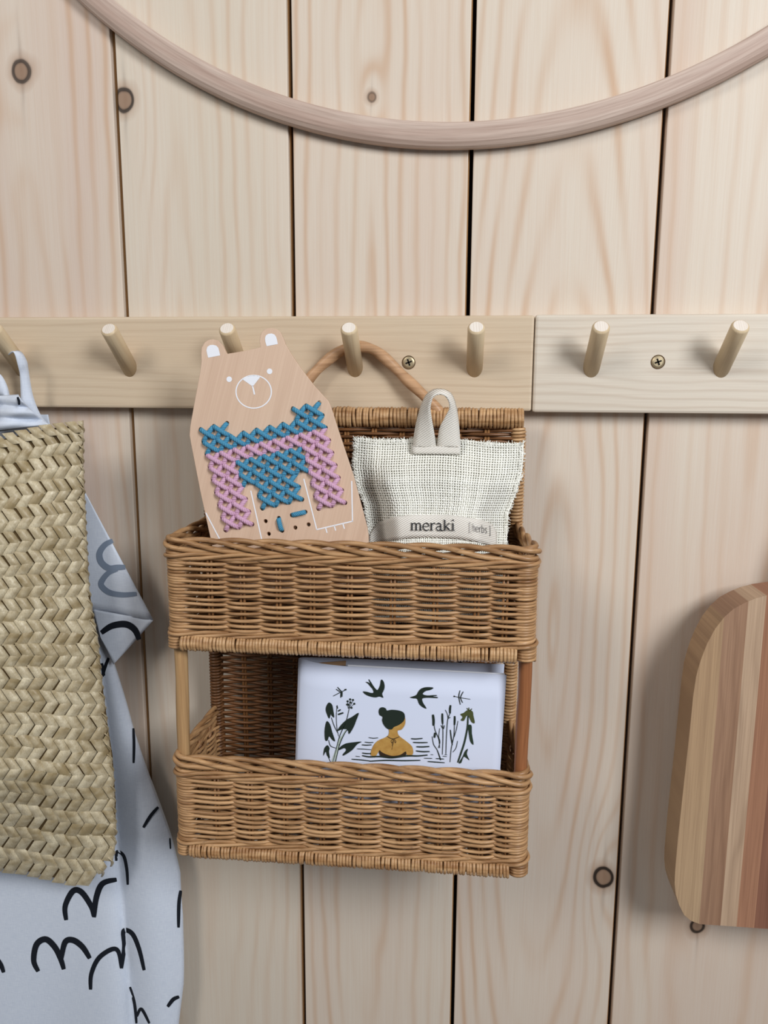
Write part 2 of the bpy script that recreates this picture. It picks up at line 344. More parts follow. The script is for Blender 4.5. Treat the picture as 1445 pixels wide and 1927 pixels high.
def tray(label, stake_px, py_ref, ytop, ybot, rows, yrim, ybar):
    xs = [U(px, py_ref, YF).x for px in stake_px]
    ss = [float(np.interp(.018, [0, 1], [0, 1])), .038, .058]
    fs = [PS[33]+(x-UPH[33, 0]) for x in xs]
    tot = PS[-1]; rs = [tot-.058, tot-.038, tot-.018]
    ST = ss+fs+rs
    ph = np.interp(PS, [ -.002]+ST+[tot+.002], [(-1)*PI]+[j*PI for j in range(len(ST))]+[len(ST)*PI])
    z1, z0 = zf(ytop), zf(ybot)
    mb = MB(); mb.tube([(x+nx*-.002, y+ny*-.002, z0-.004) for x, y, nx, ny, _ in UPH[2:-2]], .0013, 6, (0, 0, 1))
    tr = mb.build('tray', stake_m, bask); tr['label'] = label
    for s_ in ST:
        x, y = np.interp(s_, PS, UPH[:, 0]), np.interp(s_, PS, UPH[:, 1]); front = s_ in fs
        for dd in (-.0011, .0011):
            dx, dy = (dd, 0) if front else (0, dd)
            mb = MB(); mb.tube([(x+dx, y+dy, z0-.004), (x+dx, y+dy, (z0+z1)/2), (x+dx*1.1, y+dy, z1+.007)], .0009, 6, (1, 0, 0)); mb.build('stake', stake_m, tr)
    for k in range(rows):
        t = (k+.5)/rows; z = lerp(z0, z1, t)
        j = rng.normal(0, .00022, 8); zn = np.interp(PS, np.linspace(0, tot, 8), j)
        cs = np.cos(ph+k*PI); off = .0024*np.sign(cs)*np.abs(cs)**.75*(1-CW)+CW*.0018
        P = np.c_[UPH[:, 0]+UPH[:, 2]*off, UPH[:, 1]+UPH[:, 3]*off, z+zn+.0004*np.sin(PS*60+k)]
        r = .00110+rng.uniform(-.0001, .0001)
        V, Fc = tube(P, r, 7, (0, 0, 1)); link('weaver', mesh('weaver', V, Fc, True), wk, tr)
    def rope(zc, n, pitch, ay, az, r, hand, nm, phase=0.0, m=wk, out=.0015, wob=0):
        for q in range(n):
            a = hand*(PS/pitch*2*PI)+2*PI*q/n+phase
            o_ = out+ay*np.cos(a)
            o_ = o_+CW*.0006
            P = np.c_[UPH[:, 0]+UPH[:, 2]*o_, UPH[:, 1]+UPH[:, 3]*o_, zc+az*np.sin(a)]
            V, Fc = tube(P, r, 7, (0, 0, 1)); link(nm, mesh(nm, V, Fc, True), m, tr)
    rope(z1+.0018, 3, .080, .0014, .0017, .00130, 1, 'waling_strand')
    zr = zf(yrim)
    rope(zr+.0006, 4, .092, .0018, .0036, .00165, -1, 'border_strand', .4, out=.0006)
    rope(z0-.0016, 3, .072, .0014, .0014, .0012, 1, 'waling_strand', 1.0)
    # corner wraps under the weave, around the posts
    for X in (XL, XR):
        cw = MB(); zz0, zz1 = z0-.0125, z0-.003; n = 90; turns = 5
        P = [(X+.0055*math.cos(2*PI*turns*i/n), YF+.0055*math.sin(2*PI*turns*i/n), lerp(zz0, zz1, i/n)) for i in range(n+1)]
        cw.tube(P, .0011, 6, (0, 0, 1)); cw.build('corner_wrap', wk, tr)
    # wrapped bar along the foot of the tray
    zbr = zf(ybar); x0, x1 = XL+.0050, XR-.0062
    bar = MB(); bar.tube([(x0, YF-.0045, zbr), (x1, YF-.0045, zbr)], .0034, 8, (0, 0, 1)); bo = bar.build('wrapped_bar', stake_m, bask)
    coils(bo, x0, x1, YF-.0045, zbr, .0046)
    # woven floor
    fl = MB(); n = 12
    for x in np.linspace(XL+.012, XR-.012, n): fl.tube([(x, YF, zbr+.002), (lerp(x, (XBL+XBR)/2, .1), YB, zbr+.002)], .0013, 6, (0, 0, 1))
    fo = fl.build('tray_floor', stake_m, bask); fw = MB()
    for k in range(24):
        y = lerp(YF+.004, YB-.001, k/23); xa, xb = lerp(XL, XBL, k/23), lerp(XR, XBR, k/23)
        P = [(x, y, zbr+.002+.0016*math.cos((x-XL)/.0165*PI+k*PI)) for x in np.linspace(xa, xb, 60)]
        fw.tube(P, .0014, 5, (0, 1, 0))
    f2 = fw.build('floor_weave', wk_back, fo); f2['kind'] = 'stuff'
    return tr
def coils(parent, x0, x1, y, z, R, r=.00112, pitch=.00206):
    mb = MB(); x = x0; n = 16; k = 0
    while x < x1:
        tx, tz = rng.normal(0, .0002), rng.normal(0, .04); rr = R+rng.uniform(-.0003, .00025); yz = rng.normal(0, .00012)
        P = [(x+rr*math.sin(2*PI*q/n)*tz+tx, y+rr*math.cos(2*PI*q/n), z+yz+rr*math.sin(2*PI*q/n)) for q in range(n)]
        mb.tube(P, r*rng.uniform(.92, 1.08), 6, (1, 0, 0), True); x += pitch*(rng.uniform(.93, 1.07)+(.25 if rng.random() < .03 else 0)); k += 1
    o = mb.build('wrapping', wk_wrap, parent); o['kind'] = 'stuff'; return o
upper = [400, 460, 527, 590, 660, 740, 820, 897, 950]
lower = [413, 475, 540, 608, 680, 755, 828, 905, 955]
tray('open-weave upper tray with plaited border', upper, 1120, 1058, 1196, 25, 1034, 1218)
tray('lower tray, denser and darker weave', lower, 1530, 1474, 1594, 25, 1448, 1613)
zpt, zpb = zf(1045), zf(1617)
for X, m, lb in ((XL, cane_l, 'light tan cane post'), (XR, cane_r, 'reddish brown cane post')):
    mb = MB(); P = [(X+.0004*math.sin(i*.9), YF+.002, lerp(zpb, zpt, i/14)) for i in range(15)]
    mb.tube(P, [.0042+.00012*math.sin(i*2.1) for i in range(15)], 14, (1, 0, 0)); o = mb.build('post', m, bask); o['label'] = lb
# back panel
zb1 = U(790, 786, YB).z; zb0 = zf(1613)
mb = MB()
for x in np.linspace(XBL+.002, XBR-.002, 12):
    for dd in (-.001, .001): mb.tube([(x+dd, YB, zb0), (x+dd, YB, zb1)], .001, 6, (1, 0, 0))
bp = mb.build('back_panel', stake_m, bask); bw = MB(); rows = 116; gap = (XBR-XBL-.004)/11
for k in range(rows):
    z = lerp(zb0, zb1-.005, (k+.5)/rows)
    xs_ = np.linspace(XBL-.001, XBR+.001, 110)
    P = np.c_[xs_, YB+.0017*np.cos((xs_-XBL-.002)/gap*PI+k*PI), np.full(110, z)+np.interp(xs_, np.linspace(XBL, XBR, 7), rng.normal(0, .0002, 7))]
    bw.tube(P, .00118, 5, (0, 0, 1))
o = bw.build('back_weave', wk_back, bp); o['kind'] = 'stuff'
for X in (XBL, XBR):
    mb = MB(); mb.tube([(X, YB, zb0), (X, YB, zb1-.002)], .0032, 8, (1, 0, 0)); o = mb.build('back_post', stake_m, bask)
    n = int((zb1-zb0-.006)/.0023)*12; P = []
    for i in range(n): P.append((X+.0042*math.cos(2*PI*i/12), YB+.0042*math.sin(2*PI*i/12), zb0+i/12*.0023))
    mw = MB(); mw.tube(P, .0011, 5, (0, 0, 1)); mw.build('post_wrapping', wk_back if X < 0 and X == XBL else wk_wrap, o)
mb = MB(); mb.tube([(XBL-.003, YB, zb1), (XBR+.003, YB, zb1)], .0045, 8, (0, 0, 1)); tb = mb.build('top_bar', stake_m, bask)
coils(tb, XBL-.003, XBR+.004, YB, zb1, .0060, .00125, .0024)
# handle
hp = [(528, 800, YB), (548, 765, YB), (575, 722, -.021), (605, 688, -.0195), (640, 661, -.0185), (672, 652, -.0185), (704, 659, -.0185), (735, 684, -.019), (765, 714, -.0205), (798, 745, YB-.001), (826, 775, YB-.001), (842, 800, YB)]
P = spline([U(*q) for q in hp], 8); mb = MB(); mb.tube(P, [.0037+.0003*math.sin(i*.5) for i in range(len(P))], 12, (0, 1, 0)); mb.build('handle', cane_h, bask)

# ------------------------------------------------------------ lacing bear
A_, B_ = U(540, 1020, -.0845), U(540, 640, -.068)
bn = (B_-A_).cross(Vector((1, 0, 0))).normalized();  bn = bn if bn.y < 0 else -bn
BO = A_; bex = Vector((1, 0, 0)); bey = bn.cross(bex); bey = bey if bey.z > 0 else -bey
def bq(cx, cy): return UP(340+cx/4.014, 580+cy/4.014, BO, bn)     # from close-up coordinates
def bpx(px, py, lift=0.0): return UP(px, py, BO, bn)+bn*lift
out = [(160, 395), (157, 345), (160, 300), (185, 258), (215, 241), (245, 238), (280, 248), (312, 280), (332, 322), (347, 349), (400, 340), (480, 326), (560, 309), (607, 297),
       (599, 250), (602, 210), (622, 175), (650, 157), (685, 153), (722, 161), (750, 185), (770, 225), (786, 272), (830, 345), (900, 450), (1000, 580), (1085, 675), (1110, 700), (1128, 740),
       (1190, 935), (1300, 1265), (1405, 1660), (1414, 1720), (1416, 1800), (1420, 2100), (310, 2170), (235, 1770), (150, 1380), (82, 1030), (70, 960), (74, 900), (82, 850), (120, 640), (150, 480)]
def l2(v): v = v-BO; return (v.dot(bex), v.dot(bey))
cu = bpy.data.curves.new('bear_outline', 'CURVE'); cu.dimensions = '2D'; cu.fill_mode = 'BOTH'; cu.extrude = .0014; cu.bevel_depth = .0003; cu.bevel_resolution = 1
def addsp(pts):
    s_ = cu.splines.new('POLY'); s_.points.add(len(pts)-1); s_.use_cyclic_u = True
    for p, q in zip(s_.points, pts): p.co = (q[0], q[1], 0, 1)
addsp([l2(bq(*p)) for p in out])
def hole_px(i, r): return (499.4+24.95*i-6.0*(r-1)+(.25*(i-2)*(1-r)*.08), 981-5.8*i-23.8*(r-1)+.35*max(0, i)*(r-1)*.14)
cells = []
for r in range(1, 9):
    for i in range(-3, 6):
        if r == 8 and i in (-3, -2, 4, 5): c = 'b'
        elif r == 7: c = 'b'
        elif r == 6: c = 'p'
        elif r in (4, 5): c = 'b' if -1 <= i <= 3 else 'p'
        elif r in (2, 3): c = 'b' if 0 <= i <= 2 else ('p' if i in (-3, -2, 4, 5) else None)
        elif r == 1: c = 'p' if i in (-3, -2, 4, 5) else None
        else: c = None
        if c: cells.append((i, r, c))
holes = set()
for i, r, c in cells: holes |= {(i, r), (i+1, r), (i, r+1), (i+1, r+1)}
holes |= {(i, r) for i in range(4) for r in (0, 1)}
hr = .0016
for (i, r) in sorted(holes):
    c = l2(bpx(*hole_px(i, r))); addsp([(c[0]+hr*math.cos(2*PI*q/14), c[1]+hr*math.sin(2*PI*q/14)) for q in range(14)])
BM = Matrix(((bex.x, bey.x, bn.x, 0), (bex.y, bey.y, bn.y, 0), (bex.z, bey.z, bn.z, 0), (0, 0, 0, 1)))
tmp = bpy.data.objects.new('tmp', cu); C.objects.link(tmp); dg = bpy.context.evaluated_depsgraph_get()
bme = bpy.data.meshes.new_from_object(tmp.evaluated_get(dg)); bpy.data.objects.remove(tmp); bpy.data.curves.remove(cu)
bme.transform(Matrix.Translation(BO-bn*.0016) @ BM); bme.materials.clear()
bear = empty('lacing_board', bpx(560, 1120), 'bear-shaped wooden lacing board with blue and pink wool cross-stitches, leaning in the upper tray', 'toy')
beech = wood('beech_board', S(218, 190, 166), S(212, 182, 158), S(168, 130, 104), freq=60, asp=.02, con=.18, seed=41, fine=.22, rot=-.23, band=.7, rough=.5)
link('board', bme, beech, bear)
# dark lining seen through the holes
white_m = plain('white_print', S(236, 238, 244), .6)
def BF(cx, cy): return bq(cx, cy)+bn*.00022
def pr(name, fn_build, m=white_m, parent=None, thick=.00012):
    mb = MB(); fn_build(mb); o = mb.build(name, m, parent or bear, False); return o
pr('ear_print', lambda mb: print_poly(mb, [(208, 374), (200, 345), (195, 318), (202, 292), (222, 279), (245, 277), (270, 283), (285, 300), (292, 325), (299, 357)], BF))
pr('ear_print', lambda mb: print_poly(mb, [(650, 287), (641, 258), (637, 230), (643, 207), (662, 194), (688, 191), (710, 200), (722, 218), (728, 240), (734, 271)], BF))
circ = lambda cx, cy, r, n=24, ry=None: [(cx+r*math.cos(2*PI*q/n), cy+(ry or r)*math.sin(2*PI*q/n)) for q in range(n)]
pr('eye_print', lambda mb: print_poly(mb, circ(367, 537, 21), BF)); pr('eye_print', lambda mb: print_poly(mb, circ(672, 477, 21), BF))
def ringb(mb):
    a, b = circ(552, 631, 138, 48, 128), circ(552, 631, 129, 48, 120); n = 48
    V = [BF(*p) for p in a]+[BF(*p) for p in b]; mb.add(V, [(i, (i+1) % n, n+(i+1) % n, n+i) for i in range(n)])
pr('muzzle_print', ringb)
def nose(mb):
    print_poly(mb, [(468, 538), (500, 518), (540, 508), (580, 511), (600, 522), (545, 592)], BF); print_stroke(mb, [(542, 585), (550, 615), (558, 652)], 11, BF, False)
pr('nose_print', nose)
for a in ([(930, 1288), (1028, 1672)], [(1026, 1672), (1302, 1608)], [(1298, 1612), (1292, 1305)], [(1095, 1658), (1106, 1697)], [(1160, 1643), (1171, 1680)], [(1225, 1628), (1237, 1666)], [(530, 1378), (622, 1790)], [(190, 1545), (325, 1800)]):
    pr('paw_print', lambda mb: print_stroke(mb, a, 9, BF, False))
def yarn_mat(name, a, b):
    k = NT(name); x, y, z = k.xyz(); t = k.noise(k.comb(k.M('MULTIPLY', x, 2500), k.M('MULTIPLY', y, 2500), k.M('MULTIPLY', z, 2500)), 1, 2)
    k.bump(t, .4, .0004); return k.fin(k.mix(k.ramp(t, .3, .7), a, b), .9, .1)
blue = yarn_mat('blue_wool', S(58, 124, 158), S(96, 164, 196)); pink = yarn_mat('pink_wool', S(190, 146, 176), S(226, 186, 210))
def yarn_mesh(name, m, high):
    mb = MB(); n = 18      # unit stitch from (-.5,0,0) to (.5,0,0), plied
    for ply in range(3):
        P = []
        for i in range(n+1):
            t = i/n; a = 2*PI*(t*2.6+ply/3); arch = high*(1-(2*t-1)**4)-.0010*abs(2*t-1)**6
            P.append(((t-.5), .00080*math.cos(a), arch+.00080*math.sin(a)))
        # x is in stitch lengths: build at 8.6 mm nominal
        P = [(p[0]*.0112, p[1], p[2]) for p in P]
        mb.tube(P, .00086, 6, (0, 0, 1))
    me = mesh(name, mb.V, mb.F, True); me.materials.append(m); return me
YM = {('b', 0): yarn_mesh('blue_stitch', blue, .0013), ('p', 0): yarn_mesh('pink_stitch', pink, .0013),
      ('b', 1): yarn_mesh('blue_stitch_top', blue, .0026), ('p', 1): yarn_mesh('pink_stitch_top', pink, .0026)}
def stitch(c, top, h0, h1):
    a, b = bpx(*hole_px(*h0)), bpx(*hole_px(*h1)); d = b-a; L = d.length; ex = d/L; ey = bn.cross(ex)
    o = bpy.data.objects.new('stitch', YM[(c, top)]); C.objects.link(o); o.parent = bear
    o.matrix_parent_inverse = Matrix.Translation(-bear.location)
    mid = (a+b)/2; j = rng.normal(0, .05); ey = (ey+ex*0)
    s_ = L/.0112
    o.matrix_basis = Matrix(((ex.x*s_, ey.x, bn.x, mid.x), (ex.y*s_, ey.y, bn.y, mid.y), (ex.z*s_, ey.z, bn.z, mid.z), (0, 0, 0, 1)))
    o['label'] = 'blue wool stitch' if c == 'b' else 'pink wool stitch'
for i, r, c in cells:
    stitch(c, 0, (i, r), (i+1, r+1)); stitch(c, 1, (i, r+1), (i+1, r))
stitch('b', 0, (1, 1), (1, 0)); stitch('b', 0, (2, 1), (3, 1))

# ------------------------------------------------------------ burlap sachet
sl = [(822, 667), (850, 665), (879, 663), (914, 669), (949, 684), (1007, 693), (1100, 697), (1175, 700)]
sr = [(832, 985), (860, 985), (891, 982), (928, 972), (966, 957), (1036, 953), (1100, 950), (1175, 948)]
def sach(u, v, lift=0.0):
    yt = 822+10*u+2.5*math.sin(u*9); y = lerp(yt, 1172, v)
    xl = interp(y, sl); xr = interp(y, sr); x = lerp(xl, xr, u)
    e = .055; eu = min(u, 1-u); ev = min(v, 1-v)
    sm = lambda t: t*t*(3-2*t)
    h = sm(min(1, max(0, (eu-.035)/.20)))*sm(min(1, max(0, (ev-.045)/.20)))
    wr = .0011*math.sin(u*17+v*6)*math.sin(v*13+2)+.0008*math.sin(v*38+u*5)*max(0, 1-eu*5)
    Y = -.0475-.024*v*.9-.020*h-wr-lift
    return x, y, Y
def SP(u, v, lift=0.0): return U(*sach(u, v, lift))
sachet = empty('burlap_sachet', SP(.5, .98), 'small white burlap herb sachet with tape loop, propped in the upper tray beside the bear', 'sachet')
cloth_back = plain('burlap_ground', S(112, 110, 96), .95, .1)
Vf, Ff = grid(lambda u, v: SP(u, v), 40, 44); nV = len(Vf)
def backp(u, v):
    x, y, Y = sach(u, v); eu = min(u, 1-u)*4; ev = min(v, 1-v)*4; h = min(1, eu)*min(1, ev)
    p = SP(u, v); base = -.0465-.024*v*.9
    return Vector((p.x, max(p.y+.0008, base+.004*h), p.z))
Vb, Fb = grid(backp, 40, 44); mb = MB(); mb.add(Vf, Ff); mb.add(Vb, [f[::-1] for f in Fb])
mb.build('bag_body', cloth_back, sachet)
thr = NT('burlap_thread'); x, y, z = thr.xyz(); t_ = thr.noise(thr.comb(thr.M('MULTIPLY', x, 700), thr.M('MULTIPLY', y, 700), thr.M('MULTIPLY', z, 700)), 1, 3)
thr_m = thr.fin(thr.mix(thr.ramp(t_, .3, .7), S(232, 231, 220), S(250, 250, 244)), .85, .15)
nu, nv = 66, 74; mb = MB()
for i in range(nu):
    u0 = (i+.5)/nu; P = []; ph_ = rng.uniform(-.002, .002)
    for j in range(nv*2+1):
        v = j/(nv*2); uu = u0+ph_*.5+.0022*math.sin(v*9+i*.12)
        P.append(SP(min(max(uu, 0), 1), v, .00035+.00028*math.cos(PI*(v*nv-.5)+i*PI)))
    mb.tube(P, .00052*rng.uniform(.85, 1.2), 5, (1, 0, 0))
for j in range(nv):
    v0 = (j+.5)/nv; P = []; ph_ = rng.uniform(-.0015, .0015)
    for i in range(nu*2+1):
        u = i/(nu*2); vv = v0+ph_*.5+.0028*math.sin(u*9+j*.1)
        P.append(SP(u, min(max(vv, 0), 1), .00035-.00028*math.cos(PI*(u*nu-.5)+j*PI)))
    mb.tube(P, .00050*rng.uniform(.85, 1.2), 5, (0, 0, 1))
o = mb.build('burlap_weave', thr_m, sachet); o['kind'] = 'stuff'
mb = MB()   # frayed edge and overlock threads
for q in range(330):
    side = rng.integers(0, 3); t = rng.random()
    if side == 0: u, v, dx, dy = t, 0, rng.normal(0, 2), -abs(rng.normal(2, 1.2))
    elif side == 1: u, v, dx, dy = 0, t*.75, -abs(rng.normal(2, 1.5)), rng.normal(0, 3)
    else: u, v, dx, dy = 1, t*.8, abs(rng.normal(2, 1.5)), rng.normal(0, 3)
    x, y, Y = sach(u, v); x2, y2, Y2 = sach(min(max(u, .025), .975), max(v, .02)); 
    mb.tube([U(x2, y2, Y2-.0007), U(x, y, Y-.0008), U(x+dx, y+dy, Y-.0005+rng.normal(0, .0006))], .00022, 4, (.3, 1, .2))
for a in ([(983, 836), (985, 828), (984, 829)], [(981, 838), (988, 830)], [(668, 826), (664, 820)]):
    mb.tube([U(*p, -.049) for p in a], .0003, 4, (.3, 1, .2))
for q in range(60):
    u = q/60; 
    mb.tube([SP(u, .004, .001), SP(u+.008, .030, .0008)], .0003, 4, (.3, 1, .2))
    if q < 48: v = q/60; mb.tube([SP(.004, v, .001), SP(.030, v+.012, .001)], .0003, 4, (.3, 1, .2)); mb.tube([SP(.996, v, .001), SP(.970, v+.012, .001)], .0003, 4, (.3, 1, .2))
o = mb.build('frayed_edge', thr_m, sachet); o['kind'] = 'stuff'
tw = NT('twill_tape'); x, y, z = tw.xyz()
wv = tw.M('SINE', tw.M('ADD', tw.M('MULTIPLY', x, 2600), tw.M('MULTIPLY', z, 5600)))
twm_n = tw.noise(tw.comb(tw.M('MULTIPLY', x, 300), 0.0, tw.M('MULTIPLY', z, 300)), 1, 2)
tw.bump(wv, .5, .0004); twill = tw.fin(tw.mix(tw.ramp(wv, -1, .4), S(208, 200, 186), S(248, 245, 238)), .9, .1)
def c2(cx, cy, Y): return U(600+cx/3.44, 600+cy/3.44, Y)
outer = [(608, 830), (616, 760), (628, 690), (645, 620), (665, 555), (695, 495), (735, 463), (782, 455), (828, 466), (862, 495), (885, 560), (900, 640), (910, 740), (917, 830)]
inner = [(758, 832), (752, 770), (740, 700), (728, 640), (720, 580), (728, 530), (745, 500), (780, 487), (815, 496), (840, 530), (846, 580), (815, 640), (780, 710), (764, 832)]
O3 = spline([(a, b, 0) for a, b in outer], 5); I3 = spline([(a, b, 0) for a, b in inner], 5)
V = []; n = len(O3)
for k, (a, b) in enumerate(zip(O3, I3)):
    t = k/(n-1); s_ = math.sin(PI*t)
    for q in range(5):
        w_ = q/4; p = a.lerp(b, w_)
        V.append(c2(p.x, p.y, -.0525-.004*s_-.011*s_*(w_)*1.0-.0015*math.sin(w_*PI)))
Fc = [(k*5+q, k*5+q+1, (k+1)*5+q+1, (k+1)*5+q) for k in range(n-1) for q in range(4)]
o = link('hanging_loop', mesh('hanging_loop', V, Fc, True), twill, sachet); solid(o, .0009)
q4 = [(603, 826), (915, 828), (914, 876), (605, 872)]
lay = MB(); gr, gf = grid(lambda u, v: c2(lerp(604, 916, u), lerp(822, 874, v)+3*u, -.0535-.0006*math.sin(u*PI)), 12, 3); lay.add(gr, gf)
o = lay.build('loop_base', twill, sachet); solid(o, .0010)
st_m = plain('stitch_thread', S(120, 112, 98), .9)
mb = MB()
for k in range(30): 
    xx = lerp(612, 908, k/30); mb.tube([c2(xx, 826+.01*(xx-600), -.0545), c2(xx+6, 826+.01*(xx-600), -.0545)], .00016, 4, (0, 1, 0))
mb.build('seam_stitching', st_m, sachet)
# belly band
bt = [(694, 1008), (703, 992), (711, 983.5), (739, 972.5), (774, 968.5), (847, 968.5), (905, 977), (926, 986), (932, 996), (936, 1003)]
bb = [(697, 1030), (701, 1026), (712, 1021), (745, 1015.7), (774, 1012.5), (803, 1011), (862, 1014), (905, 1021), (920, 1026), (936, 1034)]
def sach_px(px, py, lift):
    v = min(max((py-827)/(1172-827), 0), 1); xl = interp(py, sl); xr = interp(py, sr); u = min(max((px-xl)/(xr-xl), 0), 1)
    return U(px, py, sach(u, v, lift)[2])
def bandp(u, v):
    x = lerp(695, 935, u); return sach_px(x, lerp(interp(x, bt), interp(x, bb), v), .0016+.0006*math.sin(v*PI))
mb = MB(); gr, gf = grid(bandp, 60, 6); mb.add(gr, gf); band = mb.build('belly_band', twill, sachet); solid(band, .0007, 1)
ink = plain('dark_ink', S(34, 36, 40), .8)
def glyphs():
    T = .17; h = .085; o = {}
    serif = lambda x, y, w=.34: [((x-w/2, y), (x+w/2, y)), h]
    o['m'] = (1.42, [[((.2, 0), (.2, .98)), T], [((.7, 0), (.7, .7)), T], [((1.2, 0), (1.2, .7)), T], [((.2, .72), (.34, .92), (.52, .96), (.66, .88), (.7, .66)), .12], [((.7, .72), (.84, .92), (1.02, .96), (1.16, .88), (1.2, .66)), .12], serif(.2, .04), serif(.7, .04), serif(1.2, .04), [((.04, .96), (.2, .96)), h]])
    o['e'] = (.86, [[((.1, .54), (.74, .54)), .08], [((.74, .54), (.72, .8), (.58, .95), (.4, .97), (.2, .85), (.1, .5), (.2, .15), (.42, .02), (.62, .05), (.76, .16)), .13]])
    o['r'] = (.70, [[((.2, 0), (.2, .98)), T], serif(.2, .04, .4), [((.04, .96), (.2, .96)), h], [((.2, .66), (.34, .88), (.5, .97), (.66, .92)), .13]])
    o['a'] = (.86, [[((.14, .8), (.26, .94), (.42, .97), (.56, .88), (.6, .7), (.6, .1), (.72, .03), (.82, .05)), .14], [((.6, .6), (.3, .54), (.12, .4), (.1, .2), (.22, .04), (.42, .04), (.6, .22)), .12]])
    o['k'] = (.95, [[((.2, 0), (.2, 1.42)), T], serif(.2, .04, .38), [((.04, 1.4), (.2, 1.4)), h], [((.24, .46), (.7, .93)), .09], [((.36, .56), (.76, .05)), T], serif(.78, .04, .3), serif(.68, .94, .3)])
    o['i'] = (.45, [[((.22, 0), (.22, .96)), T], serif(.22, .04, .4), [((.05, .94), (.22, .94)), h], [((.22, 1.26), (.22, 1.46)), .2]])
    s = .075
    o['['] = (.5, [[((.4, 1.5), (.2, 1.5), ), s], [((.2, 1.5), (.2, -.35)), s], [((.2, -.35), (.4, -.35)), s]])
    o[']'] = (.5, [[((.1, 1.5), (.3, 1.5), ), s], [((.3, 1.5), (.3, -.35)), s], [((.3, -.35), (.1, -.35)), s]])
    o['h'] = (.8, [[((.15, 0), (.15, 1.45)), s], [((.15, .7), (.3, .93), (.5, .93), (.6, .7), (.6, 0)), s]])
    o['E'] = (.8, [[((.1, .52), (.65, .52), (.6, .85), (.38, .97), (.15, .8), (.1, .5), (.18, .15), (.4, .02), (.62, .1)), s]])
    o['R'] = (.55, [[((.15, 0), (.15, .97)), s], [((.15, .65), (.28, .9), (.48, .95)), s]])
    o['b'] = (.8, [[((.15, 0), (.15, 1.45)), s], [((.15, .75), (.35, .96), (.58, .85), (.65, .5), (.58, .15), (.35, .02), (.15, .2)), s]])
    o['s'] = (.65, [[((.5, .85), (.3, .97), (.12, .82), (.2, .6), (.42, .45), (.5, .25), (.35, .03), (.1, .12)), s]])
    o[' '] = (.35, [])
    return o
G = glyphs()
def write(mb, text, x0, y0, xh, adv, slope, curv=0.0):
    tot = sum(G[c][0] for c in text); sx = adv/tot; pen = 0
    for c in text:
        w_, ss_ = G[c]
        for pts, th in ss_:
            pp = []
            for (gx, gy) in pts:
                px = x0+(pen+gx)*sx; pp.append((px, y0+slope*(px-x0)+curv*(px-x0)**2-gy*xh))
            print_stroke(mb, pp, th*xh, lambda a, b: sach_px(a, b, .0028+.0003*0+.0006*.5), False)
        pen += w_
mb = MB(); write(mb, 'meraki', 772, 998.3, 14.3, 84, .004); mb.build('lettering', ink, band, False)
mb = MB(); write(mb, '[ hERbs ]', 882, 998.5, 10.2, 42, .16); mb.build('lettering', plain('grey_ink', S(86, 86, 90), .8), band, False)

# ------------------------------------------------------------ folded card
cA, cB = U(760, 1440, -.0895), U(760, 1262, -.0845)
cn = (cB-cA).cross(Vector((1, 0, .0))).normalized(); cn = cn if cn.y < 0 else -cn
def cpx(px, py, lift=0.0): return UP(px, py, cA, cn)+cn*lift
def CQ(cx, cy): return cpx(560+cx/3.6125, 1230+cy/3.6125, .0006)
dn = (cpx(941.5, 1442)-cpx(953, 1270)); dn *= 1.72
zfl = zf(1613)+.0055
paper = plain('white_card', S(216, 224, 244), .7, .2)
top = [cpx(953, 1270), cpx(864.5, 1265.3), cpx(781, 1260.8), cpx(700, 1256.5), cpx(654, 1253.8), cpx(615, 1250), cpx(588, 1246.5)+Vector((0, .0010, 0)), cpx(570, 1242.7)+Vector((0, .0028, 0))]
rear = [U(562.5, 1240, -.079), U(563.5, 1238.3, -.0765), U(568, 1237.2, -.0745), U(580, 1236.8, -.073), U(615, 1237.8, -.0715), U(754, 1243, -.069), U(850, 1246.5, -.0685), U(949, 1250, -.0685)]
topl = spline(top+rear, 4)
card = empty('folded_card', (cpx(760, 1442)+dn*.4), 'white folded card printed with a bathing woman and swallows, standing in the lower tray', 'card')
V = []; 
for j in range(7):
    for p in topl:
        d = dn.copy(); f_ = 1.0
        V.append(p+Vector((d.x, d.y*(1 if p.y < -.08 else .3), d.z))*(j/6)*f_)
n = len(topl); Fc = [(j*n+i, j*n+i+1, (j+1)*n+i+1, (j+1)*n+i) for j in range(6) for i in range(n-1)]
o = link('card_sheet', mesh('card_sheet', V, Fc, True), paper, card); solid(o, .0004)
# inner leaf just behind the cover
itop = [cpx(950, 1268.4)+Vector((0, .0012, 0)), cpx(781, 1258.8)+Vector((0, .0012, 0)), cpx(654, 1251.8)+Vector((0, .0012, 0))]
il = spline(itop, 4); V = il+[p+dn*.95+Vector((0, .0003, 0)) for p in il]; n = len(il)
o = link('inner_leaf', mesh('inner_leaf', V, [(i, i+1, n+i+1, n+i) for i in range(n-1)]), plain('inner_leaf_paper', S(238, 240, 246), .7), card); solid(o, .0003)
kp = [U(600, 1247.4, -.0775), U(651, 1243.6, -.0755), U(652, 1262, -.0758), U(603, 1262, -.0778)]
kp = [kp[0], kp[1], kp[1]+dn*.9*.9, kp[0]+dn*.9*.9]
V, Fc = slab(kp, [p+Vector((0, .0004, 0)) for p in kp])
o = link('paper_slip', mesh('paper_slip', V, Fc), plain('kraft_paper', S(186, 150, 116), .85)); o['label'] = 'brown kraft paper slip tucked inside the folded white card'; o['category'] = 'paper'
